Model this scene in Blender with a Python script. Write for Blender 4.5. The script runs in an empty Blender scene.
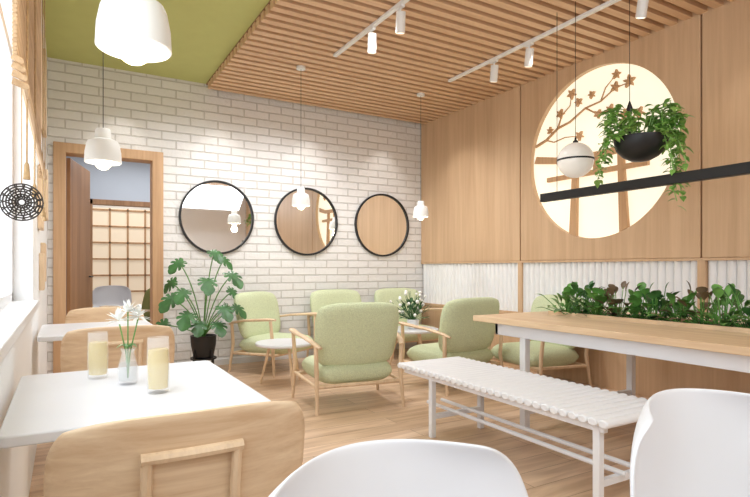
import bpy,bmesh,math,random
from mathutils import Vector,Matrix
R=random.Random(11)
scene=bpy.context.scene
COL=scene.collection
scene.view_settings.view_transform='Standard'
pi=math.pi; sin=math.sin; cos=math.cos

# ---------------------------------------------------------------- materials
def lin(c):
    o=[]
    for v in c:
        v=v/255.0
        o.append(v/12.92 if v<=.04045 else ((v+.055)/1.055)**2.4)
    return (o[0],o[1],o[2],1)
def base(name):
    m=bpy.data.materials.new(name); m.use_nodes=True
    nt=m.node_tree; b=nt.nodes['Principled BSDF']
    return m,nt,b
def plain(name,c,rough=.5,metal=0,var=.04,bump=0,bscale=200,trans=0,emit=None,es=0,nscale=6,alpha=1):
    m,nt,b=base(name)
    tc=nt.nodes.new('ShaderNodeTexCoord')
    n=nt.nodes.new('ShaderNodeTexNoise'); n.inputs['Scale'].default_value=nscale
    nt.links.new(tc.outputs['Object'],n.inputs['Vector'])
    r=nt.nodes.new('ShaderNodeValToRGB')
    l=lin(c)
    r.color_ramp.elements[0].position=.3; r.color_ramp.elements[1].position=.7
    r.color_ramp.elements[0].color=tuple(x*(1-var) for x in l[:3])+(1,)
    r.color_ramp.elements[1].color=tuple(min(1,x*(1+var)) for x in l[:3])+(1,)
    nt.links.new(n.outputs['Fac'],r.inputs['Fac'])
    nt.links.new(r.outputs['Color'],b.inputs['Base Color'])
    b.inputs['Roughness'].default_value=rough; b.inputs['Metallic'].default_value=metal
    b.inputs['Transmission Weight'].default_value=trans; b.inputs['Alpha'].default_value=alpha
    if emit:
        b.inputs['Emission Color'].default_value=lin(emit); b.inputs['Emission Strength'].default_value=es
    if bump:
        n2=nt.nodes.new('ShaderNodeTexNoise'); n2.inputs['Scale'].default_value=bscale
        nt.links.new(tc.outputs['Object'],n2.inputs['Vector'])
        bp=nt.nodes.new('ShaderNodeBump'); bp.inputs['Strength'].default_value=bump; bp.inputs['Distance'].default_value=.01
        nt.links.new(n2.outputs['Fac'],bp.inputs['Height']); nt.links.new(bp.outputs['Normal'],b.inputs['Normal'])
    return m
def wood(name,c1,c2,axis=2,fine=40,rough=.5,stretch=.04,mid=.5):
    m,nt,b=base(name)
    tc=nt.nodes.new('ShaderNodeTexCoord'); mp=nt.nodes.new('ShaderNodeMapping')
    sc=[1,1,1]; sc[axis]=stretch; mp.inputs['Scale'].default_value=sc
    nt.links.new(tc.outputs['Object'],mp.inputs['Vector'])
    n=nt.nodes.new('ShaderNodeTexNoise'); n.inputs['Scale'].default_value=fine; n.inputs['Detail'].default_value=6; n.inputs['Roughness'].default_value=.65; n.inputs['Distortion'].default_value=.4
    n2=nt.nodes.new('ShaderNodeTexNoise'); n2.inputs['Scale'].default_value=fine*.18; n2.inputs['Detail'].default_value=3; n2.inputs['Distortion'].default_value=1.2
    nt.links.new(mp.outputs['Vector'],n.inputs['Vector']); nt.links.new(mp.outputs['Vector'],n2.inputs['Vector'])
    mx=nt.nodes.new('ShaderNodeMath'); mx.operation='MULTIPLY_ADD'; mx.inputs[1].default_value=.5
    h=nt.nodes.new('ShaderNodeMath'); h.operation='MULTIPLY'; h.inputs[1].default_value=.5
    nt.links.new(n2.outputs['Fac'],h.inputs[0]); nt.links.new(n.outputs['Fac'],mx.inputs[0]); nt.links.new(h.outputs[0],mx.inputs[2])
    r=nt.nodes.new('ShaderNodeValToRGB'); r.color_ramp.elements[0].position=.36; r.color_ramp.elements[1].position=.62
    r.color_ramp.elements[0].color=lin(c1); r.color_ramp.elements[1].color=lin(c2)
    nt.links.new(mx.outputs[0],r.inputs['Fac']); nt.links.new(r.outputs['Color'],b.inputs['Base Color'])
    b.inputs['Roughness'].default_value=rough
    bp=nt.nodes.new('ShaderNodeBump'); bp.inputs['Strength'].default_value=.12; bp.inputs['Distance'].default_value=.003
    nt.links.new(n.outputs['Fac'],bp.inputs['Height']); nt.links.new(bp.outputs['Normal'],b.inputs['Normal'])
    return m
def brickmat():
    m,nt,b=base('white_painted_brick')
    tc=nt.nodes.new('ShaderNodeTexCoord'); sp=nt.nodes.new('ShaderNodeSeparateXYZ'); cb=nt.nodes.new('ShaderNodeCombineXYZ')
    nt.links.new(tc.outputs['Object'],sp.inputs[0]); nt.links.new(sp.outputs['X'],cb.inputs['X']); nt.links.new(sp.outputs['Z'],cb.inputs['Y'])
    br=nt.nodes.new('ShaderNodeTexBrick'); br.inputs['Scale'].default_value=1
    br.inputs['Brick Width'].default_value=.30; br.inputs['Row Height'].default_value=.092; br.inputs['Mortar Size'].default_value=.0075; br.inputs['Mortar Smooth'].default_value=.35
    br.inputs['Color1'].default_value=lin((240,238,237)); br.inputs['Color2'].default_value=lin((234,232,230)); br.inputs['Mortar'].default_value=lin((216,212,208))
    nt.links.new(cb.outputs[0],br.inputs['Vector']); nt.links.new(br.outputs['Color'],b.inputs['Base Color'])
    n=nt.nodes.new('ShaderNodeTexNoise'); n.inputs['Scale'].default_value=24; n.inputs['Detail'].default_value=6
    nt.links.new(tc.outputs['Object'],n.inputs['Vector'])
    ma=nt.nodes.new('ShaderNodeMath'); ma.operation='MULTIPLY_ADD'; ma.inputs[1].default_value=-1; 
    s=nt.nodes.new('ShaderNodeMath'); s.operation='MULTIPLY'; s.inputs[1].default_value=.7
    nt.links.new(n.outputs['Fac'],s.inputs[0]); nt.links.new(br.outputs['Fac'],ma.inputs[0]); nt.links.new(s.outputs[0],ma.inputs[2])
    bp=nt.nodes.new('ShaderNodeBump'); bp.inputs['Strength'].default_value=.95; bp.inputs['Distance'].default_value=.015
    nt.links.new(ma.outputs[0],bp.inputs['Height']); nt.links.new(bp.outputs['Normal'],b.inputs['Normal'])
    b.inputs['Roughness'].default_value=.7
    return m
def floormat():
    m,nt,b=base('oak_plank_floor')
    tc=nt.nodes.new('ShaderNodeTexCoord')
    br=nt.nodes.new('ShaderNodeTexBrick'); br.inputs['Scale'].default_value=1; br.offset=.37
    br.inputs['Brick Width'].default_value=1.25; br.inputs['Row Height'].default_value=.16; br.inputs['Mortar Size'].default_value=.0018; br.inputs['Bias'].default_value=0
    br.inputs['Color1'].default_value=lin((236,206,178)); br.inputs['Color2'].default_value=lin((214,182,150)); br.inputs['Mortar'].default_value=lin((150,115,88))
    nt.links.new(tc.outputs['Object'],br.inputs['Vector'])
    mp=nt.nodes.new('ShaderNodeMapping'); mp.inputs['Scale'].default_value=(.12,1,1); nt.links.new(tc.outputs['Object'],mp.inputs['Vector'])
    n=nt.nodes.new('ShaderNodeTexNoise'); n.inputs['Scale'].default_value=14; n.inputs['Detail'].default_value=6; n.inputs['Distortion'].default_value=.8
    nt.links.new(mp.outputs[0],n.inputs['Vector'])
    r=nt.nodes.new('ShaderNodeValToRGB'); r.color_ramp.elements[0].position=.35; r.color_ramp.elements[1].position=.65
    r.color_ramp.elements[0].color=(.68,.60,.54,1); r.color_ramp.elements[1].color=(1.0,1.0,1.0,1)
    nt.links.new(n.outputs['Fac'],r.inputs['Fac'])
    mx=nt.nodes.new('ShaderNodeMix'); mx.data_type='RGBA'; mx.blend_type='MULTIPLY'; mx.inputs[0].default_value=.8
    nt.links.new(br.outputs['Color'],mx.inputs[6]); nt.links.new(r.outputs['Color'],mx.inputs[7]); nt.links.new(mx.outputs[2],b.inputs['Base Color'])
    b.inputs['Roughness'].default_value=.38
    return m
def glassmat(name,c=(255,255,255),rough=0.02,alpha=.14):
    m,nt,b=base(name)
    b.inputs['Base Color'].default_value=lin(c); b.inputs['Roughness'].default_value=rough; b.inputs['Alpha'].default_value=alpha
    b.inputs['Specular IOR Level'].default_value=1.0
    return m
M={}
M['brick']=brickmat(); M['floor']=floormat()
M['wall']=plain('white_plaster',(240,240,240),.8,var=.01)
M['bluewall']=plain('pale_blue_plaster',(210,218,228),.8,var=.01)
M['green']=plain('olive_green_ceiling_paint',(198,202,130),.8,var=.02)
M['panel']=wood('oak_wall_veneer',(202,166,130),(220,186,150),2,30,.5)
M['slat']=wood('ceiling_oak_slat',(214,174,136),(232,196,160),0,40,.55)
M['slatback']=plain('slat_backing_brown',(146,108,78),.8)
M['oak']=wood('light_oak',(214,184,150),(236,209,176),2,60,.42,stretch=.12)
M['oakx']=wood('light_oak_lengthwise',(208,174,138),(238,214,182),0,45,.42,stretch=.06)
M['oaky']=wood('oak_table_top',(212,178,142),(236,208,172),1,45,.4,stretch=.05)
M['door']=wood('walnut_stained_door',(152,110,76),(182,138,100),2,40,.5)
M['frame']=wood('door_frame_oak',(190,150,112),(212,174,136),2,40,.5)
M['sil']=wood('silhouette_oak',(196,152,110),(214,172,130),2,40,.6)
M['white']=plain('white_satin_paint',(236,237,240),.35,var=.01)
M['tabletop']=plain('white_laminate',(230,232,238),.3,var=.01)
M['shell']=plain('white_moulded_plastic',(232,233,238),.32,var=.005)
M['fabric']=plain('pale_green_boucle',(212,221,184),.95,var=.10,bump=.8,bscale=130,nscale=110)
M['olive']=plain('olive_fabric',(130,128,70),.95,var=.08,bump=.5)
M['black']=plain('matt_black_metal',(28,28,30),.45,var=.02)
M['wire']=plain('dark_wicker_wire',(52,44,38),.7,var=.1)
M['mirror']=plain('mirror_silver',(250,250,248),.02,1,var=0)
M['lampwhite']=plain('white_lacquered_metal',(242,242,240),.4,var=.005)
M['bulb']=plain('warm_glowing_bulb',(255,245,225),.3,emit=(255,240,215),es=1.3,var=0)
M['globe']=plain('opal_glass_globe',(240,238,234),.25,emit=(255,246,232),es=.2,var=0)
M['moon']=plain('backlit_cream_acrylic',(200,194,178),.6,emit=(255,247,222),es=.82,var=0)
M['leafd']=plain('dark_green_leaf',(60,106,56),.4,var=.35,nscale=9)
M['leafm']=plain('mid_green_leaf',(98,150,72),.4,var=.35,nscale=12)
M['leafp']=plain('purple_tinged_leaf',(112,92,70),.45,var=.3)
M['vine']=plain('fresh_green_vine_leaf',(138,186,92),.4,var=.3,nscale=15)
M['soil']=plain('dark_potting_soil',(52,38,28),.95,var=.2,nscale=60,bump=.5)
M['petal']=plain('white_petal',(250,250,246),.6,var=.02)
M['glass']=glassmat('clear_glass')
M['water']=glassmat('vase_water',(215,228,232),.05,.2)
M['drink']=plain('pale_yellow_drink',(238,216,130),.08,var=.02,alpha=.52)
M['bamboo']=wood('woven_bamboo',(160,126,90),(212,180,142),1,60,.7)
M['rope']=plain('natural_rope',(170,140,100),.9,var=.15,nscale=90)
M['flute']=plain('matt_white_fluted_panel',(244,244,245),.8,var=.01)
M['shoji']=plain('shoji_paper_glow',(236,226,208),.8,emit=(255,234,205),es=.35,var=.02)

# ---------------------------------------------------------------- geometry builder
class G:
    def __init__(s): s.v=[]; s.f=[]
    def add(s,vs,fs):
        o=len(s.v); s.v+= [tuple(v) for v in vs]; s.f+=[tuple(i+o for i in f) for f in fs]; return s
    def box(s,x0,x1,y0,y1,z0,z1):
        return s.add([(x0,y0,z0),(x1,y0,z0),(x1,y1,z0),(x0,y1,z0),(x0,y0,z1),(x1,y0,z1),(x1,y1,z1),(x0,y1,z1)],
          [(0,3,2,1),(4,5,6,7),(0,1,5,4),(1,2,6,5),(2,3,7,6),(3,0,4,7)])
    def tube(s,pts,r,seg=10,flat=1.0,up=None,cap=True):
        pts=[Vector(p) for p in pts]; n=len(pts)
        rs=r if isinstance(r,(list,tuple)) else [r]*n
        t0=(pts[1]-pts[0]).normalized()
        if up is None:
            up=Vector((0,0,1)) if abs(t0.z)<.9 else Vector((0,1,0))
        up=Vector(up); vs=[]
        for i,p in enumerate(pts):
            t=(pts[min(i+1,n-1)]-pts[max(i-1,0)]).normalized()
            a=t.cross(up)
            if a.length<1e-4: a=t.orthogonal()
            a.normalize(); b=a.cross(t).normalized(); up=b
            for k in range(seg):
                an=2*pi*k/seg
                vs.append(p+a*cos(an)*rs[i]+b*sin(an)*rs[i]*flat)
        fs=[]
        for i in range(n-1):
            for k in range(seg):
                k2=(k+1)%seg
                fs.append((i*seg+k,i*seg+k2,(i+1)*seg+k2,(i+1)*seg+k))
        if cap: fs.append(tuple(range(seg))[::-1]); fs.append(tuple((n-1)*seg+k for k in range(seg)))
        return s.add(vs,fs)
    def lathe(s,prof,c=(0,0,0),seg=32,closed=False):
        vs=[];fs=[];n=len(prof)
        for (r,z) in prof:
            for k in range(seg):
                a=2*pi*k/seg; vs.append((c[0]+r*cos(a),c[1]+r*sin(a),c[2]+z))
        for i in range(n if closed else n-1):
            for k in range(seg):
                k2=(k+1)%seg; i2=(i+1)%n
                fs.append((i*seg+k,i*seg+k2,i2*seg+k2,i2*seg+k))
        if not closed:
            if prof[0][0]>1e-6: fs.append(tuple(range(seg))[::-1])
            if prof[-1][0]>1e-6: fs.append(tuple((n-1)*seg+k for k in range(seg)))
        return s.add(vs,fs)
    def sphere(s,c,r,seg=20,rings=12,sz=1):
        return s.lathe([(max(1e-7,r*sin(pi*i/rings)),-r*sz*cos(pi*i/rings)) for i in range(rings+1)],c,seg)
    def pillow(s,w,h,t,fn,n=14,p=8,k=.2):
        us=[sin((i/n*2-1)*pi/2) for i in range(n+1)]
        for side in (1,-1):
            vs=[];fs=[]
            for v in us:
                for u in us:
                    th=side*t/2*max(0,(1-abs(u)**p)*(1-abs(v)**p))**.5
                    x=u*math.sqrt(1-k*v*v*v*v)*w/2; z=v*math.sqrt(1-k*u*u*u*u)*h/2
                    vs.append(fn(x,th,z))
            for j in range(n):
                for i in range(n):
                    q=(j*(n+1)+i,j*(n+1)+i+1,(j+1)*(n+1)+i+1,(j+1)*(n+1)+i)
                    fs.append(q if side<0 else q[::-1])
            s.add(vs,fs)
        return s
    def leaf(s,b,d,L,W,droop=.3,seg=5,fold=.25):
        b=Vector(b); d=Vector(d).normalized(); side=d.cross(Vector((0,0,1)))
        if side.length<1e-3: side=Vector((1,0,0))
        side.normalize(); up=side.cross(d).normalized()
        vs=[];fs=[]
        for i in range(seg+1):
            t=i/seg; c=b+d*L*t*(1-.15*droop*t)+Vector((0,0,-1))*droop*L*t*t
            w=W/2*max(.02,sin(pi*min(1,t**.85))) if t<1 else W*.01
            vs+=[c-side*w+up*w*fold,c,c+side*w+up*w*fold]
        for i in range(seg):
            o=i*3; fs+=[(o,o+1,o+4,o+3),(o+1,o+2,o+5,o+4)]
        return s.add(vs,fs)
    def prism(s,pts,f0,f1):
        n=len(pts); vs=[f0(*p) for p in pts]+[f1(*p) for p in pts]
        fs=[tuple(range(n)),tuple(range(n,2*n))[::-1]]+[(i,(i+1)%n,n+(i+1)%n,n+i) for i in range(n)]
        return s.add(vs,fs)
    def obj(s,name,mat,parent=None,bevel=0,ang=35,merge=False,flat=False,seg=2):
        me=bpy.data.meshes.new(name); me.from_pydata(s.v,[],s.f); me.update()
        bm=bmesh.new(); bm.from_mesh(me)
        if merge: bmesh.ops.remove_doubles(bm,verts=bm.verts,dist=1e-5)
        bmesh.ops.recalc_face_normals(bm,faces=bm.faces); bm.to_mesh(me); bm.free()
        me.materials.append(M[mat])
        if not flat:
            for p in me.polygons: p.use_smooth=True
            me.set_sharp_from_angle(angle=math.radians(ang))
        o=bpy.data.objects.new(name,me); COL.objects.link(o)
        if parent: o.parent=parent
        if bevel:
            b=o.modifiers.new('bevel','BEVEL'); b.width=bevel; b.segments=seg; b.limit_method='ANGLE'; b.angle_limit=math.radians(40)
        return o
def tag(o,label,cat,group=None,kind=None):
    o['label']=label; o['category']=cat
    if group: o['group']=group
    if kind: o['kind']=kind
    return o
def thing(name,loc,label,cat,rz=0,group=None):
    e=bpy.data.objects.new(name,None); e.empty_display_size=.1; e.location=loc; e.rotation_euler=(0,0,rz); COL.objects.link(e)
    return tag(e,label,cat,group)
def struct(o): o['kind']='structure'; return o
def copy_thing(src,loc,rz=0,label=None):
    n=src.copy(); n.location=loc; n.rotation_euler=(0,0,rz); COL.objects.link(n)
    if label: n['label']=label
    for c in list(src.children):
        k=c.copy(); k.parent=n; COL.objects.link(k)
    return n

# ---------------------------------------------------------------- room constants
XL,XR,YB,YF=-.15,4.29,6.13,-2.2
ZC,ZS=3.16,3.08
struct(G().box(-1.2,4.6,YF-.1,11.2,-.1,0).obj('floor','floor'))
struct(G().box(XL-.2,4.6,YF,YB+.15,ZC,ZC+.15).obj('ceiling','green'))
g=G(); y=YF
struct(G().box(1.365,XR+.04,YF,YB-.01,ZC-.012,ZC-.001).obj('ceiling','slatback'))
while y<YB-.08:
    g.box(1.365,XR+.03,y,y+.066,ZS,ZC-.012); y+=.115
struct(g.obj('trim_1','slat'))
# back wall with doorway
DX0,DX1,DZ=.0,.815,2.25
g=G(); g.box(XL-.2,DX0,YB,YB+.15,0,ZC); g.box(DX1,4.6,YB,YB+.15,0,ZC); g.box(DX0,DX1,YB,YB+.15,DZ,ZC)
struct(g.obj('wall_back','brick'))
g=G(); g.box(-.10,DX0+.01,YB-.03,YB+.17,0,DZ+.09); g.box(DX1-.01,.915,YB-.03,YB+.17,0,DZ+.09); g.box(DX0,DX1,YB-.03,YB+.17,DZ-.01,DZ+.09)
struct(g.obj('trim_2','frame',bevel=.005))
d=G().box(0,.80,-.02,.02,.01,2.23).obj('door_1','door',bevel=.004); d.location=(.03,YB+.2,0); d.rotation_euler=(0,0,math.radians(75)); struct(d)
h=G(); h.tube([(.74,-.02,1.0),(.74,-.06,1.0),(.64,-.06,1.0)],.009); k=h.obj('door_handle','black',d)
struct(G().box(.915,XR,YB-.012,YB,0,.07).obj('baseboard_back','white',bevel=.003))
# adjoining rooms
struct(G().box(-1.2,3.2,YB+.15,11.2,2.7,2.8).obj('ceiling','wall'))
struct(G().box(-1.2,-1.1,YB+.15,11.2,0,2.7).obj('wall_corridor_left','bluewall'))
struct(G().box(3.1,3.2,YB+.15,11.2,0,2.7).obj('wall_corridor_right','bluewall'))
g=G(); g.box(-1.2,.33,8.6,8.7,0,2.7); g.box(1.15,3.2,8.6,8.7,0,2.7); g.box(.33,1.15,8.6,8.7,2.02,2.7)
struct(g.obj('wall_corridor_far','bluewall'))
g=G(); g.box(.27,.34,8.57,8.72,0,2.08); g.box(1.14,1.21,8.57,8.72,0,2.08); g.box(.27,1.21,8.57,8.72,2.01,2.08)
struct(g.obj('trim_3','door'))
struct(G().box(-1.2,3.2,11,11.1,0,2.7).obj('wall_far','wall'))
g=G(); 
for i in range(8):
    x=.1+i*.3; g.box(x,x+.03,10.93,10.96,.35,2.2)
for i in range(7):
    z=.35+i*.3; g.box(.1,2.23,10.93,10.96,z,z+.03)
w=G().box(.1,2.23,10.96,10.98,.35,2.2).obj('window_2','shoji'); struct(w)
g.obj('window_lattice','frame',w)
# left wall with window
WY0,WY1,WZ0,WZ1=-.6,3.45,.92,3.02
g=G(); g.box(XL-.2,XL,YF,WY0,0,ZC); g.box(XL-.2,XL,WY1,YB,0,ZC); g.box(XL-.2,XL,WY0,WY1,0,WZ0); g.box(XL-.2,XL,WY0,WY1,WZ1,ZC)
struct(g.obj('wall_left','wall'))
g=G()
for yy in (WY0,.6,1.72,2.6,WY1-.05): g.box(XL-.14,XL-.09,yy,yy+.05,WZ0,WZ1)
for zz in (WZ0,2.2,WZ1-.05): g.box(XL-.14,XL-.09,WY0,WY1,zz,zz+.05)
g.box(XL-.16,XL+.03,WY0-.02,WY1+.02,WZ0-.03,WZ0+.005)
struct(g.obj('window_1','white',bevel=.004))
struct(G().box(XL-.2,4.6,YF-.1,YF,0,ZC).obj('wall_front','wall'))
# right wall
struct(G().box(XR+.06,4.6,YF,YB,0,ZC).obj('wall_right','panel'))
def holepanel(y0,y1,z0,z1,cy,cz,r):
    n=96; inner=[];outer=[]
    for i in range(n):
        a=2*pi*i/n; c,s_=cos(a),sin(a)
        inner.append((cy+r*c,cz+r*s_))
        ts=[]
        if c>1e-9: ts.append((y1-cy)/c)
        if c<-1e-9: ts.append((y0-cy)/c)
        if s_>1e-9: ts.append((z1-cz)/s_)
        if s_<-1e-9: ts.append((z0-cz)/s_)
        t=min(ts); outer.append([cy+t*c,cz+t*s_])
    for cyy,czz in ((y0,z0),(y0,z1),(y1,z0),(y1,z1)):
        j=min(range(n),key=lambda i:(outer[i][0]-cyy)**2+(outer[i][1]-czz)**2); outer[j]=[cyy,czz]
    g=G(); xa,xb=XR,XR+.05
    vs=[(xa,p[0],p[1]) for p in outer]+[(xa,p[0],p[1]) for p in inner]+[(xb,p[0],p[1]) for p in inner]+[(xb,p[0],p[1]) for p in outer]
    fs=[]
    for i in range(n):
        j=(i+1)%n
        fs+=[(i,j,n+j,n+i),(n+i,n+j,2*n+j,2*n+i),(3*n+i,3*n+j,j,i)]
    return g.add(vs,fs)
PZ0=1.18
CY,CZ,CR=3.30,2.18,.80
gp=holepanel(2.34,4.24,PZ0,ZC-.013,CY,CZ,CR)
gp.box(XR,XR+.05,4.255,YB-.01,PZ0,ZC-.013); gp.box(XR,XR+.05,.4,2.325,PZ0,ZC-.013); gp.box(XR,XR+.05,YF,.385,PZ0,ZC-.013)
struct(gp.obj('wall_panel_upper','panel',bevel=.003))
# fluted band
g=G()
FZ0=.62
p=.068; vs=[];fs=[]; yy=YF+.01; cols=[]
while yy<YB-.07:
    for k in range(6):
        a=pi*k/6; cols.append((XR+.045-.032*sin(a),yy+p/2-p/2*cos(a)))
    yy+=p
for (x,yv) in cols: vs+=[(x,yv,FZ0),(x,yv,PZ0-.02)]
for i in range(len(cols)-1): fs.append((2*i,2*i+2,2*i+3,2*i+1))
g.add(vs,fs); struct(g.obj('trim_4','flute',ang=50))
g=G(); g.box(XR-.005,XR+.06,YF,YB-.01,PZ0-.022,PZ0-.002); g.box(XR-.005,XR+.06,YF,YB-.01,FZ0-.03,FZ0)
for yy in (4.25,2.33,.39): g.box(XR-.003,XR+.06,yy-.03,yy+.03,FZ0,PZ0-.02)
struct(g.obj('trim_5','panel'))
struct(G().box(XR+.005,XR+.06,YF,YB-.01,0,FZ0-.03).obj('wall_panel_lower','panel'))

# ---------------------------------------------------------------- moon wall light
mo=thing('wall_light',(XR+.05,CY,CZ),'large round backlit cream wall light with shrine gate silhouette','wall light')
g=G(); n=64; g.add([(0,0,0)]+[(0,(CR+.004)*cos(2*pi*i/n),(CR+.004)*sin(2*pi*i/n)) for i in range(n)],[(0,1+i,1+(i+1)%n) for i in range(n)])
g.obj('diffuser','moon',mo,flat=True)
def wp(x): return lambda s,t:(x,-s,t)
def sil(g,pts,dx=0): g.prism(pts,wp(-.045-dx),wp(-.012))
def clampc(s,t):
    r=math.hypot(s,t)
    return (s,t) if r<CR else (s/r*CR,t/r*CR)
g=G()
sil(g,[clampc(-.75,.02),clampc(-.72,.09),(-.4,.025),(0,.01),(.4,.025),(.66,.09),(.64,.01),(.4,-.04),(0,-.05),(-.4,-.04)],.001)
sil(g,[(-.58,-.20),(-.58,-.155),(.52,-.155),(.52,-.20)],.002)
sil(g,[(-.30,-.74),(-.26,-.04),(-.205,-.04),(-.215,-.77)])
sil(g,[(.25,-.76),(.23,-.04),(.285,-.04),(.335,-.72)])
sil(g,[(-.025,-.16),(-.025,-.05),(.025,-.05),(.025,-.16)])
g.obj('gate_silhouette','sil',mo)
g=G()
def br(pts,r0,r1):
    n=len(pts); g.tube([(-.03,-s,t) for s,t in pts],[r0+(r1-r0)*i/(n-1) for i in range(n)],seg=6)
br([(-.74,.2),(-.6,.24),(-.45,.33),(-.3,.36),(-.12,.45),(.05,.47),(.2,.55),(.34,.56)],.016,.005)
br([(-.45,.33),(-.4,.45),(-.3,.52),(-.28,.62)],.010,.004)
br([(-.12,.45),(0,.37),(.15,.36),(.28,.28),(.42,.28)],.010,.004)
br([(-.6,.24),(-.5,.2),(-.36,.22),(-.2,.2)],.009,.004)
br([(.05,.47),(.1,.58),(.2,.66)],.008,.004)
g.obj('branch_silhouette','sil',mo)
for (s,t,r) in [(-.28,.63,.055),(-.42,.47,.05),(-.2,.53,.045),(-.19,.2,.05),(.02,.36,.045),(.15,.37,.05),(.3,.29,.05),(.43,.27,.055),(.2,.56,.05),(.34,.57,.06),(.21,.67,.045),(-.05,.56,.04),(-.55,.33,.04)]:
    pts=[]; a0=R.random()*2
    for i in range(20):
        a=2*pi*i/20; rr=r*(1,.62,.36,.62)[i%4]; pts.append((s+rr*cos(a+a0),t+rr*sin(a+a0)))
    g=G(); sil(g,pts); g.obj('blossom','sil',mo)

# ---------------------------------------------------------------- mirrors
def mirror(x):
    m=thing('round_mirror',(x,YB,1.67),'round wall mirror with thin black metal frame on white brick','mirror',group='round mirrors on the brick wall')
    g=G(); n=64; r0=.405; vs=[];fs=[]
    for i in range(n):
        a=2*pi*i/n
        for (rr,yy) in ((r0-.010,-.012),(r0-.010,-.035),(r0+.012,-.035),(r0+.012,-.0)):
            vs.append((rr*cos(a),yy,rr*sin(a)))
    for i in range(n):
        j=(i+1)%n
        for k in range(4): fs.append((i*4+k,j*4+k,j*4+(k+1)%4,i*4+(k+1)%4))
    g.add(vs,fs); g.obj('mirror_frame','black',m,bevel=.003)
    g=G(); g.add([(0,-.014,0)]+[(r0*cos(2*pi*i/n),-.014,r0*sin(2*pi*i/n)) for i in range(n)],[(0,1+i,1+(i+1)%n) for i in range(n)])
    g.obj('mirror_glass','mirror',m,flat=True)
for x in (1.49,2.575,3.66): mirror(x)

# ---------------------------------------------------------------- pendants
def pendant(x,y,zb,dia,zc,label,group=None):
    e=thing('pendant_lamp',(x,y,zb),label,'pendant lamp',group=group); s=dia/.22
    r=.11*s; H=.15*s
    G().lathe([(r*.95,.0),(r,.003*s),(r*.97,H*.45),(r*.88,H*.8),(r*.80,H*.93),(r*.62,H),(r*.47,H*1.02),(r*.44,H*1.08),(r*.42,H*1.4),(r*.36,H*1.46),(.004,H*1.47),(.004,H*1.44),(r*.34,H*1.40),(r*.4,H*1.0),(r*.7,H*.92),(r*.85,H*.75),(r*.93,H*.4)],seg=40,closed=True).obj('lamp_shade','lampwhite',e)
    G().sphere((0,0,.006*s),.052*s,24,14).obj('light_bulb','bulb',e)
    G().tube([(0,0,.05*s),(0,0,H*1.3)],.018*s).obj('bulb_socket','lampwhite',e)
    G().tube([(0,0,H*1.46),(0,0,zc-zb-.02)],.0022,6).obj('cable','black',e)
    G().lathe([(.045,zc-zb-.025),(.045,zc-zb)],seg=24).obj('ceiling_canopy','lampwhite',e)
    L=bpy.data.lights.new('bulb_light','POINT'); L.energy=2.5; L.color=(1,.92,.8); L.shadow_soft_size=.04
    lo=bpy.data.objects.new('bulb_light',L); COL.objects.link(lo); lo.parent=e; lo.location=(0,0,-.095*s)
pg='white pendant lamps'
pendant(.175,1.70,1.735,.205,ZC,'white metal pendant lamp with glowing bulb above small cafe table',pg)
pendant(.20,3.62,1.735,.205,ZC,'white metal pendant lamp with glowing bulb above small cafe table',pg)
pendant(2.01,4.92,1.71,.18,ZS,'small white pendant lamp above coffee table with armchairs',pg)
pendant(3.50,5.0,1.68,.18,ZS,'small white pendant lamp above coffee table with armchairs',pg)

# ---------------------------------------------------------------- track lights
for tx,y0 in ((2.165,1.3),(3.50,1.0)):
    t=G().box(tx-.018,tx+.018,y0,4.48,ZS-.025,ZS).obj('ceiling_light_track','lampwhite',bevel=.003)
    tag(t,'slim white lighting track fixed under slatted oak ceiling','lighting track',group='ceiling light tracks')
def spot(x,y):
    e=thing('track_spotlight',(x,y,ZS-.025),'small white cylindrical spotlight on ceiling track','spotlight',group='track spotlights')
    G().box(-.016,.016,-.04,.04,-.02,0).obj('track_adapter','lampwhite',e,bevel=.002)
    G().tube([(0,0,-.02),(0,0,-.06)],.008).obj('stem','lampwhite',e)
    a=Vector((.12,.25,-.96)).normalized(); p=Vector((0,-.01,-.045))
    G().tube([p,p+a*.15],.036,20).obj('lamp_head','lampwhite',e,bevel=.003)
    G().tube([p+a*.15,p+a*.152],.029,20).obj('lamp_lens','bulb',e)
for x,ys in ((2.165,(3.79,3.36,2.2)),(3.50,(3.80,3.36,2.3,1.9))):
    for y in ys: spot(x,y)

# ---------------------------------------------------------------- linear pendant with globe and hanging bowl
bx=3.30
e=thing('linear_pendant',(bx,0,1.66),'long slim black bar pendant suspended above planter table','pendant lamp')
G().box(-.025,.025,.9,3.03,-.035,.03).obj('lamp_bar','black',e,bevel=.004)
G().tube([(0,2.88,.03),(0,2.88,ZS-1.66)],.0022,6).obj('cable','black',e)
G().tube([(0,1.1,.03),(0,1.1,ZS-1.66)],.0022,6).obj('cable','black',e)
e=thing('globe_pendant',(bx-.02,2.69,1.90),'white opal glass globe pendant with black band on thin cable','pendant lamp')
G().sphere((0,0,0),.13,32,20).obj('glass_globe','globe',e)
g=G(); g.lathe([(.1295,-.006),(.134,-.006),(.134,.006),(.1295,.006)],seg=48,closed=True); g.obj('band','black',e)
G().lathe([(.02,.127),(.02,.14),(.008,.15),(.006,.17)],seg=24).obj('lamp_cap','black',e)
G().tube([(0,0,.16),(0,0,ZS-1.90)],.0022,6).obj('cable','black',e)

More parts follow.
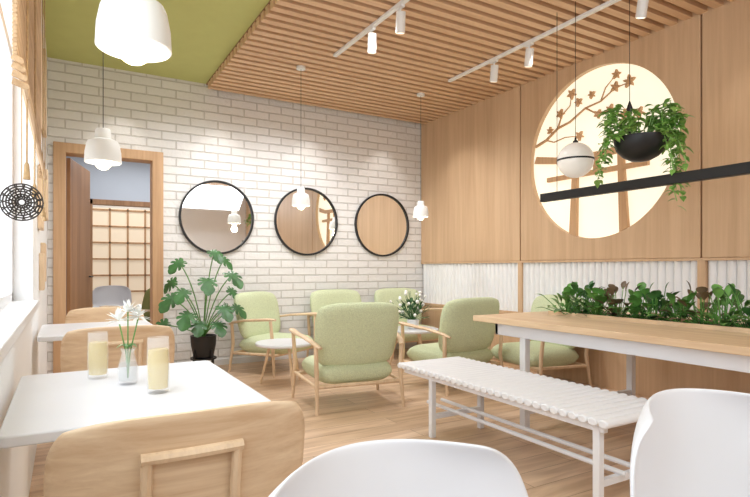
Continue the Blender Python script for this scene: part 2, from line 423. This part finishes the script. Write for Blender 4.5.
e=thing('hanging_plant',(bx-.02,2.17,1.92),'trailing green vine in black hanging bowl above planter table','hanging plant')
G().lathe([(.001,-.12),(.06,-.112),(.11,-.085),(.15,-.04),(.165,.02),(.165,.035),(.155,.035),(.14,.0),(.001,-.0)],seg=40).obj('bowl','black',e)
G().lathe([(.001,.022),(.10,.024),(.152,.015)],seg=24).obj('soil','soil',e)
g=G(); g.tube([(0,.08,.0),(0,.08,.22)],.008,8); g.lathe([(.012,.2),(.02,.25),(.004,.3)],c=(0,.08,0),seg=16); g.obj('stem_rod','black',e)
G().tube([(0,.08,.28),(0,.08,ZS-1.92)],.0022,6).obj('cable','black',e)
gv=G(); gl=G()
for i in range(32):
    a=R.random()*2*pi; rr=.13+R.random()*.06
    if i<14:
        L=R.uniform(.25,.52)
        if i%3!=2: a=R.uniform(-2.0,-.7)
        else: a=R.uniform(1.4,2.6)
    else: L=R.uniform(.02,.10)
    up=R.uniform(.06,.25)
    pts=[(0.03*cos(a),.03*sin(a),.02),(.08*cos(a),.08*sin(a),.02+up*.8),(rr*cos(a),rr*sin(a),up)]
    x,y=rr*cos(a),rr*sin(a); 
    m=7
    for k in range(1,m):
        x+=cos(a)*.012+R.uniform(-.015,.015); y+=sin(a)*.012+R.uniform(-.015,.015); pts.append((x,y,up-L*k/(m-1)))
    gv.tube(pts,.003,5)
    for j,pnt in enumerate(pts[1:]):
        for q in range(2):
            aa=R.random()*2*pi
            gl.leaf(Vector(pnt)+Vector((0,0,R.uniform(-.03,.03))),(cos(aa),sin(aa),R.uniform(-.5,.5)),R.uniform(.045,.08),R.uniform(.03,.05),.4,4)
gv.obj('vine_stem','vine',e); gl.obj('foliage','vine',e,flat=False)

# ---------------------------------------------------------------- armchair
def rod(g,a,b,r0,r1,seg=10): g.tube([a,b],[r0,r1],seg)
def armchair(loc,rz,label,mat='fabric',group='green lounge armchairs'):
    e=thing('armchair',loc,label,'armchair',rz,group)
    g=G(); g.pillow(.64,.60,.18,lambda x,t,z:(x*(1+.12*z),z+.02,.28+t),n=14,p=7,k=.12); g.obj('seat_cushion',mat,e,merge=True,ang=80)
    def fb(x,t,z):
        zz=z+.58
        return (x*(1+.16*z),-.27-.22*z+t+.33*x*x,zz)
    g=G(); g.pillow(.69,.51,.11,fb,n=16,p=7,k=.24); g.obj('backrest',mat,e,merge=True,ang=80)
    for sx in (-1,1):
        g=G(); g.tube([(sx*.355,-.335,0),(sx*.345,-.29,.3),(sx*.355,-.30,.52)],[.012,.018,.017]); g.obj('leg','oak',e)
        g=G(); g.tube([(sx*.39,.29,0),(sx*.375,.265,.3),(sx*.395,.25,.56)],[.012,.018,.016]); g.obj('leg','oak',e)
        g=G(); g.tube([(sx*.33,-.345,.50),(sx*.355,-.28,.525),(sx*.385,-.1,.555),(sx*.405,.1,.57),(sx*.405,.24,.58),(sx*.395,.31,.578)],[.018,.025,.026,.03,.032,.022],12,flat=.5); g.obj('armrest','oak',e)
        g=G(); g.tube([(sx*.345,-.28,.20),(sx*.375,.26,.22)],.014); g.obj('side_rail','oak',e)
    g=G(); g.tube([(-.345,-.285,.20),(.345,-.285,.20)],.016,10); g.obj('rear_rail','oak',e)
    g=G(); g.tube([(-.375,.26,.21),(.375,.26,.21)],.016,10); g.obj('front_rail','oak',e)
    return e
a0=armchair((2.02,3.94,0),math.radians(-8),'pale green boucle armchair with oak frame beside slatted bench')
copy_thing(a0,(3.17,4.02,0),math.radians(4),'pale green boucle armchair with oak frame facing round coffee table')
copy_thing(a0,(1.99,5.60,0),math.radians(-148),'pale green boucle armchair with oak frame beside monstera plant')
copy_thing(a0,(2.90,5.70,0),math.radians(180),'pale green boucle armchair with oak frame under round mirror')
copy_thing(a0,(3.78,5.68,0),math.radians(178),'pale green boucle armchair with oak frame in corner by oak wall')
copy_thing(a0,(3.90,3.66,0),math.radians(84),'pale green boucle armchair with oak frame beside planter table')
armchair((.78,7.7,0),math.radians(100),'olive upholstered armchair in adjoining room beyond doorway','olive',group='armchair in adjoining room')

# coffee tables
def ctable(loc,r,h,label):
    e=thing('coffee_table',loc,label,'coffee table',group='round coffee tables')
    G().lathe([(r*.97,h-.028),(r,h-.018),(r,h-.006),(r*.985,h)],seg=48).obj('table_top','tabletop',e)
    for i in range(3):
        a=2*pi*i/3+.5
        g=G(); rod(g,(r*.85*cos(a),r*.85*sin(a),0),(r*.5*cos(a),r*.5*sin(a),h-.026),.010,.016); g.obj('leg','oak',e)
    g=G(); 
    for i in range(3):
        a=2*pi*i/3+.5; g.tube([(0,0,h-.05),(r*.55*cos(a),r*.55*sin(a),h-.05)],.01)
    g.obj('brace','oak',e)
ctable((1.80,4.82,0),.27,.40,'small round white coffee table with oak legs beside armchairs')
ctable((3.38,5.0,0),.30,.42,'round white coffee table with oak legs carrying flower arrangement')
e=thing('flower_arrangement',(3.38,4.98,.42),'dark foliage and small white flowers in white pot on coffee table','plant')
G().lathe([(.045,0),(.06,.01),(.07,.1),(.062,.105),(.055,.09),(.001,.09)],seg=28).obj('pot','white',e)
gl=G();gs=G()
for i in range(80):
    a=R.random()*2*pi; el=R.uniform(.25,1.4); d=Vector((cos(a)*cos(el),sin(a)*cos(el),sin(el))); L=R.uniform(.14,.36)
    p1=Vector((0,0,.09))+d*L
    gs.tube([(0,0,.085),p1],.002,4)
    gl.leaf(Vector((0,0,.09))+d*L*.6,d+Vector((R.uniform(-.5,.5),R.uniform(-.5,.5),0)),.10,.035,.3,4)
    if i%3==0: G().sphere(p1,R.uniform(.014,.022),8,6).obj('flower','petal',e)
gs.obj('stem','leafd',e); gl.obj('foliage','leafd',e)

# ---------------------------------------------------------------- monstera
e=thing('monstera_plant',(1.25,5.72,0),'tall monstera with split leaves in black pot on dark stand','potted plant')
g=G()
for i in range(4):
    a=2*pi*i/4+.5; g.tube([(.14*cos(a),.14*sin(a),0),(.12*cos(a),.12*sin(a),.26)],[.008,.010],8)
g.lathe([(.132,.155),(.132,.17)],seg=28); g.obj('plant_stand','black',e)
G().lathe([(.085,.17),(.10,.18),(.125,.30),(.13,.40),(.118,.40),(.112,.37),(.001,.37)],seg=36).obj('pot','black',e)
G().lathe([(.001,.375),(.113,.372)],seg=24).obj('soil','soil',e)
gs=G(); gl=G()
def mleaf(g,c,tip,nrm,Rr):
    c=Vector(c); a=Vector(tip).normalized(); n=Vector(nrm).normalized(); b=n.cross(a).normalized(); n=a.cross(b)
    N=56; vs=[c+n*.01]; 
    for i in range(N):
        th=-pi+2*pi*i/N; t=abs(th)
        r=Rr*(.72+.34*cos(t)*(.5 if t<1.5 else .25)+.12*cos(t)**8*(1 if t<1.5 else -2.2))
        if .35<t<2.5 and (i%5 in (0,)): r*=.48
        elif .35<t<2.5 and (i%5 in (1,4)): r*=.93
        u=r*cos(th)*1.15; w=r*sin(th)*.95
        vs.append(c+a*u+b*w-n*(.9*(u*u+w*w)/Rr*.35)+n*abs(w)*.2)
    g.add(vs,[(0,1+i,1+(i+1)%N) for i in range(N)])
for i,(a,el,L,Rr) in enumerate([(200,50,.55,.14),(175,22,.42,.12),(150,60,.66,.12),(235,35,.46,.14),(265,65,.66,.14),(290,42,.48,.13),(310,62,.74,.14),(335,42,.46,.12),(0,58,.56,.12),(190,72,.82,.12),(300,80,.90,.12),(350,76,.84,.12),(250,30,.35,.12),(20,45,.42,.11),(225,55,.6,.12),(280,25,.4,.12)]):
    a=math.radians(a); el=math.radians(el)
    o=Vector((cos(a),sin(a),0)); p0=Vector((0,0,.37)); p2=p0+o*L*cos(el)+Vector((0,0,L*sin(el))); p1=p0+o*L*cos(el)*.35+Vector((0,0,L*sin(el)*.75))
    if p2.y>.22: p2.y=.2
    pts=[(1-t)**2*p0+2*t*(1-t)*p1+t*t*p2 for t in [k/7 for k in range(8)]]
    gs.tube(pts,.006,6)
    tip=o*.8+Vector((0,0,-.55)); nr=Vector((o.x*.3,-.65,.75))
    mleaf(gl,p2,tip,nr,Rr)
gs.obj('stem','leafm',e); gl.obj('foliage','leafd',e)

# ---------------------------------------------------------------- cafe tables
def cafetable(y0,y1,label):
    xc=(XL+.02+.50)/2; yc=(y0+y1)/2; hx=(.50-XL-.02)/2; hy=(y1-y0)/2
    e=thing('cafe_table',(xc,yc,0),label,'table',group='white cafe tables by the window')
    g=G(); pts=[]; r=.025
    for (cx,cy,a0) in ((hx-r,hy-r,0),(-hx+r,hy-r,90),(-hx+r,-hy+r,180),(hx-r,-hy+r,270)):
        for k in range(6):
            a=math.radians(a0+k*18); pts.append((cx+r*cos(a),cy+r*sin(a)))
    g.prism(pts,lambda x,y:(x,y,.703),lambda x,y:(x,y,.73)); g.obj('table_top','tabletop',e,bevel=.004)
    G().lathe([(.028,.02),(.028,.70)],seg=24).obj('pedestal','white',e)
    G().box(-.2,.2,-.2,.2,0,.02).obj('table_base','white',e,bevel=.006)
cafetable(1.42,2.20,'white rectangular cafe table set with drinks and flower vase')
cafetable(3.38,4.12,'white rectangular cafe table by window between two wooden chairs')

# ---------------------------------------------------------------- wooden chair
def woodchair(loc,rz,label,W=.56):
    e=thing('wooden_chair',loc,label,'chair',rz,'oak plywood chairs')
    def fb(x,t,z): return (x,-.21+t+.42*x*x-.18*z,.635+z)
    G().pillow(W,.31,.018,fb,n=18,p=26,k=.22).obj('backrest','oakx',e,merge=True,ang=50)
    def fr(x,z): return -.21+.42*x*x-.18*(z-.635)-.018
    g=G()
    for sx in (-1,1):
        g.tube([(sx*.095,fr(.10,.70),.70),(sx*.095,fr(.10,.6),.6),(sx*.10,fr(.10,.5),.5),(sx*.11,-.19,.42)],.012,8,flat=1)
    g.tube([(-.107,fr(.10,.70),.70),(0,fr(0,.70),.70),(.107,fr(.10,.70),.70)],.013,8)
    g.obj('back_support','oak',e)
    G().pillow(.46,.44,.022,lambda x,t,z:(x,z+.02,.445+t+.25*x*x),n=14,p=20,k=.25).obj('seat','oakx',e,merge=True,ang=50)
    for sx in (-1,1):
        for sy in (-1,1):
            g2=G(); rod(g2,(sx*.22,sy*.21+.01,0),(sx*.16,sy*.16+.01,.45),.012,.019); g2.obj('leg','oak',e)
    g2=G(); g2.box(-.165,.165,-.16,-.13,.395,.435); g2.box(-.165,.165,.15,.18,.395,.435); g2.obj('seat_frame','oak',e,bevel=.004)
    return e
w0=woodchair((.243,1.44,0),0,'light oak bent plywood chair at table with drinks and flowers')
copy_thing(w0,(.26,3.38,0),0,'light oak bent plywood chair tucked under empty white table')
copy_thing(w0,(.28,4.52,0),pi,'light oak bent plywood chair at white table near doorway')

# ---------------------------------------------------------------- white shell chairs
def shell(loc,rz,label):
    e=thing('shell_chair',loc,label,'chair',rz,'white moulded chairs')
    prof=[(.24,.43),(.20,.455),(.12,.455),(.0,.44),(-.10,.44),(-.17,.46),(-.215,.51),(-.235,.58),(-.25,.65),(-.262,.72),(-.272,.785),(-.275,.815)]
    n=len(prof); m=20; vs=[];fs=[]
    for i,(y,z) in enumerate(prof):
        t=i/(n-1)
        w=.26+.02*sin(pi*t)
        if t>.5: w=.305
        if i==n-1: w=.21
        if i==n-2: w=.27
        if i==n-3: w=.298
        if i==0: w=.18
        if i==1: w=.22
        for k in range(m+1):
            u=k/m*2-1; x=u*w; c=u*u
            if t<.45: vs.append((x,y,z+.035*c*abs(u)))
            else: vs.append((x,y+.12*c*min(1,(t-.45)/.25),z+.035*c*abs(u)*max(0,1-(t-.45)/.2)-(.018*c if t>.8 else 0)))
    for i in range(n-1):
        for k in range(m): fs.append((i*(m+1)+k,i*(m+1)+k+1,(i+1)*(m+1)+k+1,(i+1)*(m+1)+k))
    g=G(); g.add(vs,fs); o=g.obj('seat_shell','shell',e,ang=180)
    s=o.modifiers.new('thick','SOLIDIFY'); s.thickness=.012; s.offset=0
    s=o.modifiers.new('sub','SUBSURF'); s.levels=2; s.render_levels=2
    for sx in (-1,1):
        for sy in (-1,1):
            g=G(); rod(g,(sx*.23,sy*.22,0),(sx*.12,sy*.12,.45),.010,.016); g.obj('leg','oak',e)
    G().box(-.13,.13,-.13,.13,.415,.435).obj('seat_mount','black',e,bevel=.004)
    return e
s0=shell((.435,.50,0),pi+math.radians(8),'white moulded shell chair with smooth curved back')
copy_thing(s0,(1.215,.47,0),pi-math.radians(4),'white moulded shell chair near slatted bench end')
copy_thing(s0,(.62,9.6,0),pi*.9,'white shell chair in far room beyond doorway')

# ---------------------------------------------------------------- bench
e=thing('slatted_bench',(2.27,2.32,0),'long white slatted bench beside planter table','bench')
g=G(); y=-.82
while y<.84:
    g.tube([(-.27,y,.425),(.27,y,.425)],[.026,.026],10,flat=.75); y+=.054
g.obj('seat','white',e,bevel=.006)
g=G(); g.box(-.22,-.19,-.79,.81,.37,.41); g.box(.19,.22,-.79,.81,.37,.41); g.obj('seat_frame','white',e,bevel=.004)
for sx in (-1,1):
    for yy in (-.75,.50):
        g=G(); g.box(sx*.205-.018,sx*.205+.018,yy-.018,yy+.018,0,.41); g.obj('leg','white',e,bevel=.004)
g=G()
for yy in (-.75,.50): g.box(-.19,.19,yy-.014,yy+.014,.12,.15)
g.tube([(-.06,-.79,.16),(-.06,.75,.16)],.013,8); g.tube([(.06,-.79,.16),(.06,.75,.16)],.013,8)
g.obj('stretcher','white',e)

# ---------------------------------------------------------------- planter table
e=thing('planter_table',(3.30,2.0,0),'long light oak table with white frame and central planter','table')
TX=.69
g=G(); g.box(-TX,-.13,-1.1,1.06,.71,.75); g.box(.13,TX,-1.1,1.06,.71,.75); g.box(-.13,.13,.86,1.06,.71,.75); g.box(-.13,.13,-1.1,-1.0,.71,.75)
g.obj('table_top','oaky',e,bevel=.004)
g=G(); g.box(-.60,-.57,-1.0,.92,.62,.71); g.box(.57,.60,-1.0,.92,.62,.71); g.box(-.6,.6,.89,.92,.62,.71); g.box(-.6,.6,-1.0,-.97,.62,.71); g.obj('apron','white',e,bevel=.003)
for sx in (-1,1):
    for yy in (-.9,.65):
        g=G(); g.box(sx*.58-.025,sx*.58+.025,yy-.025,yy+.025,0,.62); g.obj('leg','white',e,bevel=.004)
g=G()
for yy in (-.9,.65): g.box(-.56,.56,yy-.018,yy+.018,.10,.14)
g.box(-.02,.02,-.9,.65,.10,.135); g.obj('stretcher','white',e,bevel=.003)
e=thing('planter_box',(3.30,1.93,.0),'long oak planter trough set into table top, filled with soil','planter')
g=G(); g.box(-.125,-.11,-.925,.925,.58,.775); g.box(.11,.125,-.925,.925,.58,.775); g.box(-.11,.11,-.925,-.91,.58,.775); g.box(-.11,.11,.91,.925,.58,.775); g.box(-.11,.11,-.91,.91,.58,.6)
g.obj('planter_trough','oaky',e)
G().box(-.108,.108,-.908,.908,.60,.745).obj('soil','soil',e)
for i in range(13):
    yy=1.93+.84-i*.138
    pl=thing('leafy_plant',(3.30+R.uniform(-.03,.03),yy,.745),'bushy broad-leaved green plant growing in table planter' if i%4!=3 else 'bushy plant with purple-tinged leaves in table planter','plant',group='plants in the table planter')
    gl=G(); gs=G()
    for k in range(36):
        a=R.random()*2*pi; el=R.uniform(.2,1.4); d=Vector((cos(a)*cos(el)*.8,sin(a)*cos(el)*.8,sin(el)))
        L=R.uniform(.06,.28); b0=Vector((cos(a)*.02,sin(a)*.02,0)); p1=b0+d*L*.85
        gs.tube([b0,p1],.003,4)
        gl.leaf(p1-d*.02,(d.x,d.y,d.z*.55+.15),R.uniform(.09,.15),R.uniform(.04,.065),.35,5)
    gs.obj('stem','leafm',pl); gl.obj('foliage',('leafm','leafd','leafm','leafp')[i%4],pl)

# ---------------------------------------------------------------- tabletop items
def drink(x,y,h,label):
    e=thing('drink_glass',(x,y,.73),label,'glass',group='glasses of pale yellow drink'); r=.031
    G().lathe([(.001,0),(r*.9,0),(r,.006),(r*1.05,h*.5),(r*.98,h),(r*.98-.0015,h),(r*1.05-.0015,h*.5),(r-.002,.014),(.001,.012)],seg=32).obj('glass_body','glass',e)
    G().lathe([(.001,.0135),(r-.004,.0145),(r*1.05-.003,h*.5),(r*.99-.003,h*.78),(.001,h*.78)],seg=32).obj('drink','drink',e)
drink(.24,1.70,.165,'tall clear glass of pale yellow drink on white table')
drink(.096,2.02,.155,'tall clear glass of pale yellow drink on white table')
e=thing('flower_vase',(.174,1.87,.73),'small clear glass vase with white star-shaped flowers','vase')
G().lathe([(.001,0),(.024,0),(.030,.008),(.032,.05),(.022,.085),(.018,.10),(.024,.115),(.022,.115),(.016,.10),(.020,.085),(.029,.05),(.027,.012),(.001,.010)],seg=32).obj('vase_body','glass',e)
G().lathe([(.001,.012),(.026,.013),(.028,.05),(.023,.07),(.001,.07)],seg=28).obj('water','water',e)
gs=G();gl=G()
heads=[Vector((0,0,.230)),Vector((.032,.01,.212)),Vector((-.028,-.02,.205))]
for hd in heads:
    gp=G()
    gs.tube([(0,0,.02),(hd.x*.2,hd.y*.2,.1),hd],.0022,5)
    for i in range(26):
        a=R.random()*2*pi; el=R.uniform(-.3,1.5); d=Vector((cos(a)*cos(el),sin(a)*cos(el),sin(el)))
        gp.leaf(hd+d*.002,d,.046,.013,.1,4)
    gp.obj('flower','petal',e)
for i in range(7):
    a=2*pi*i/7; gl.leaf((0,0,.11),(cos(a)*.7,sin(a)*.7,.9),.07,.012,.6,5)
gs.obj('stem','leafm',e); gl.obj('leaf','leafm',e)

# ---------------------------------------------------------------- blind, ornament, boards on left wall
e=thing('bamboo_blind',(XL+.035,2.55,0),'woven bamboo roman blind half raised over window','blind')
g=G(); z=2.98; i=0
while z>1.66:
    g.tube([(0,-.85,z),(0,.85,z)],.0058,6); z-=.0112; i+=1
g.obj('blind_slats','bamboo',e)
g=G()
for k in range(4):
    z=1.66-k*.022
    g.tube([(-.004,-.85,z),(.012+.004*k,-.85,z-.01),(.012+.004*k,.85,z-.01),(-.004,.85,z)],.009,8)
g.obj('blind_fold','bamboo',e)
g=G(); g.box(-.03,.03,-.88,.88,2.98,3.03); g.obj('head_rail','bamboo',e)
for yy in (-.75,-.3,.5,.8):
    g=G(); g.tube([(.02,yy,3.0),(.024,yy,1.9),(.022,yy,1.40)],.0025,6); g.lathe([(.002,.02),(.006,.012),(.009,-.03),(.001,-.03)],c=(.022,yy,1.38),seg=10); g.obj('cord','rope',e)
e=thing('woven_ornament',(-.105,1.8,1.285),'round black woven wire ornament hanging by cord at window','ornament')
g=G()
for k in range(7):
    rr=.009+.0071*k; g.tube([(rr*cos(2*pi*i/24),.002*sin(i+k),rr*sin(2*pi*i/24)) for i in range(25)],.0022,5)
for sgn in (-1,1):
    for k in range(15):
        a=2*pi*k/15; g.tube([(.008*cos(a),0,.008*sin(a)),(.030*cos(a+.45*sgn),.010*sgn,.030*sin(a+.45*sgn)),(.052*cos(a+.7*sgn),0,.052*sin(a+.7*sgn))],.0019,5)
g.obj('wire_disc','wire',e)
G().tube([(0,0,.05),(0,0,.38)],.0015,5).obj('cord','rope',e)
for (yy,z0,z1,w) in ((3.75,1.95,2.5,.2),(4.1,1.35,1.75,.25),(4.6,1.0,1.28,.28),(4.3,.95,1.2,.2),(4.7,2.1,2.7,.25),(5.2,1.5,1.9,.25)):
    b=G().box(XL,XL+.03,yy-w/2,yy+w/2,z0,z1).obj('wall_board','oak',bevel=.005)
    tag(b,'small rectangular oak board mounted on white wall beside window','wall decoration',group='oak boards beside the window')

# ---------------------------------------------------------------- lights
def area(name,loc,rot,sx,sy,e,col=(1,1,1)):
    L=bpy.data.lights.new(name,'AREA'); L.shape='RECTANGLE'; L.size=sx; L.size_y=sy; L.energy=e; L.color=col
    o=bpy.data.objects.new(name,L); o.location=loc; o.rotation_euler=rot; COL.objects.link(o); return o
area('window_daylight',(XL-.25,1.4,2.0),(0,math.radians(-90),0),2.0,3.8,60,(.86,.93,1))
area('front_fill_light',(2.4,-.9,3.05),(math.radians(35),0,0),3.0,1.6,82,(.91,.955,1))  # soft fill added out of view near the camera, not a ceiling fixture
area('corridor_light',(1.0,7.4,2.68),(0,0,0),1.5,1.5,24,(.95,.97,1))
area('far_room_light',(1.0,9.9,2.68),(0,0,0),1.5,1.2,22,(1,.93,.85))
def spotl(loc,target,e,ang=70,col=(1,.96,.90),soft=.03):
    L=bpy.data.lights.new('downlight_and_fill','SPOT'); L.energy=e; L.spot_size=math.radians(ang); L.spot_blend=.7; L.color=col; L.shadow_soft_size=soft
    o=bpy.data.objects.new('downlight_and_fill',L); o.location=loc; d=Vector(target)-Vector(loc); o.rotation_euler=d.to_track_quat('-Z','Y').to_euler(); COL.objects.link(o)
for x in (.5,1.49,2.575,3.66): spotl((x,5.78,3.05),(x,6.08,1.3),12)
for y in (5.2,3.3,1.8): spotl((3.5,y,2.95),(4.25,y,1.6),11,80)
for (x,y) in ((2.1,3.6),(3.1,4.6),(.9,3.6),(1.2,5.0),(2.2,5.1)): spotl((x,y,3.03),(x,y+.3,0),56,150,(.94,.97,1),.12)  # wide soft spots added as general mid-room fill, no fittings here
W=bpy.data.worlds.new('sky'); scene.world=W; W.use_nodes=True
bg=W.node_tree.nodes['Background']; bg.inputs[0].default_value=(.9,.95,1,1); bg.inputs[1].default_value=1.2

# ---------------------------------------------------------------- camera
cam=bpy.data.cameras.new('camera'); co=bpy.data.objects.new('camera',cam); COL.objects.link(co)
cam.sensor_width=36; cam.lens=535*36/750; cam.shift_y=.026; cam.clip_start=.05
co.location=(0,0,1.1); co.rotation_euler=(math.radians(90),0,math.radians(-30.1))
scene.camera=co
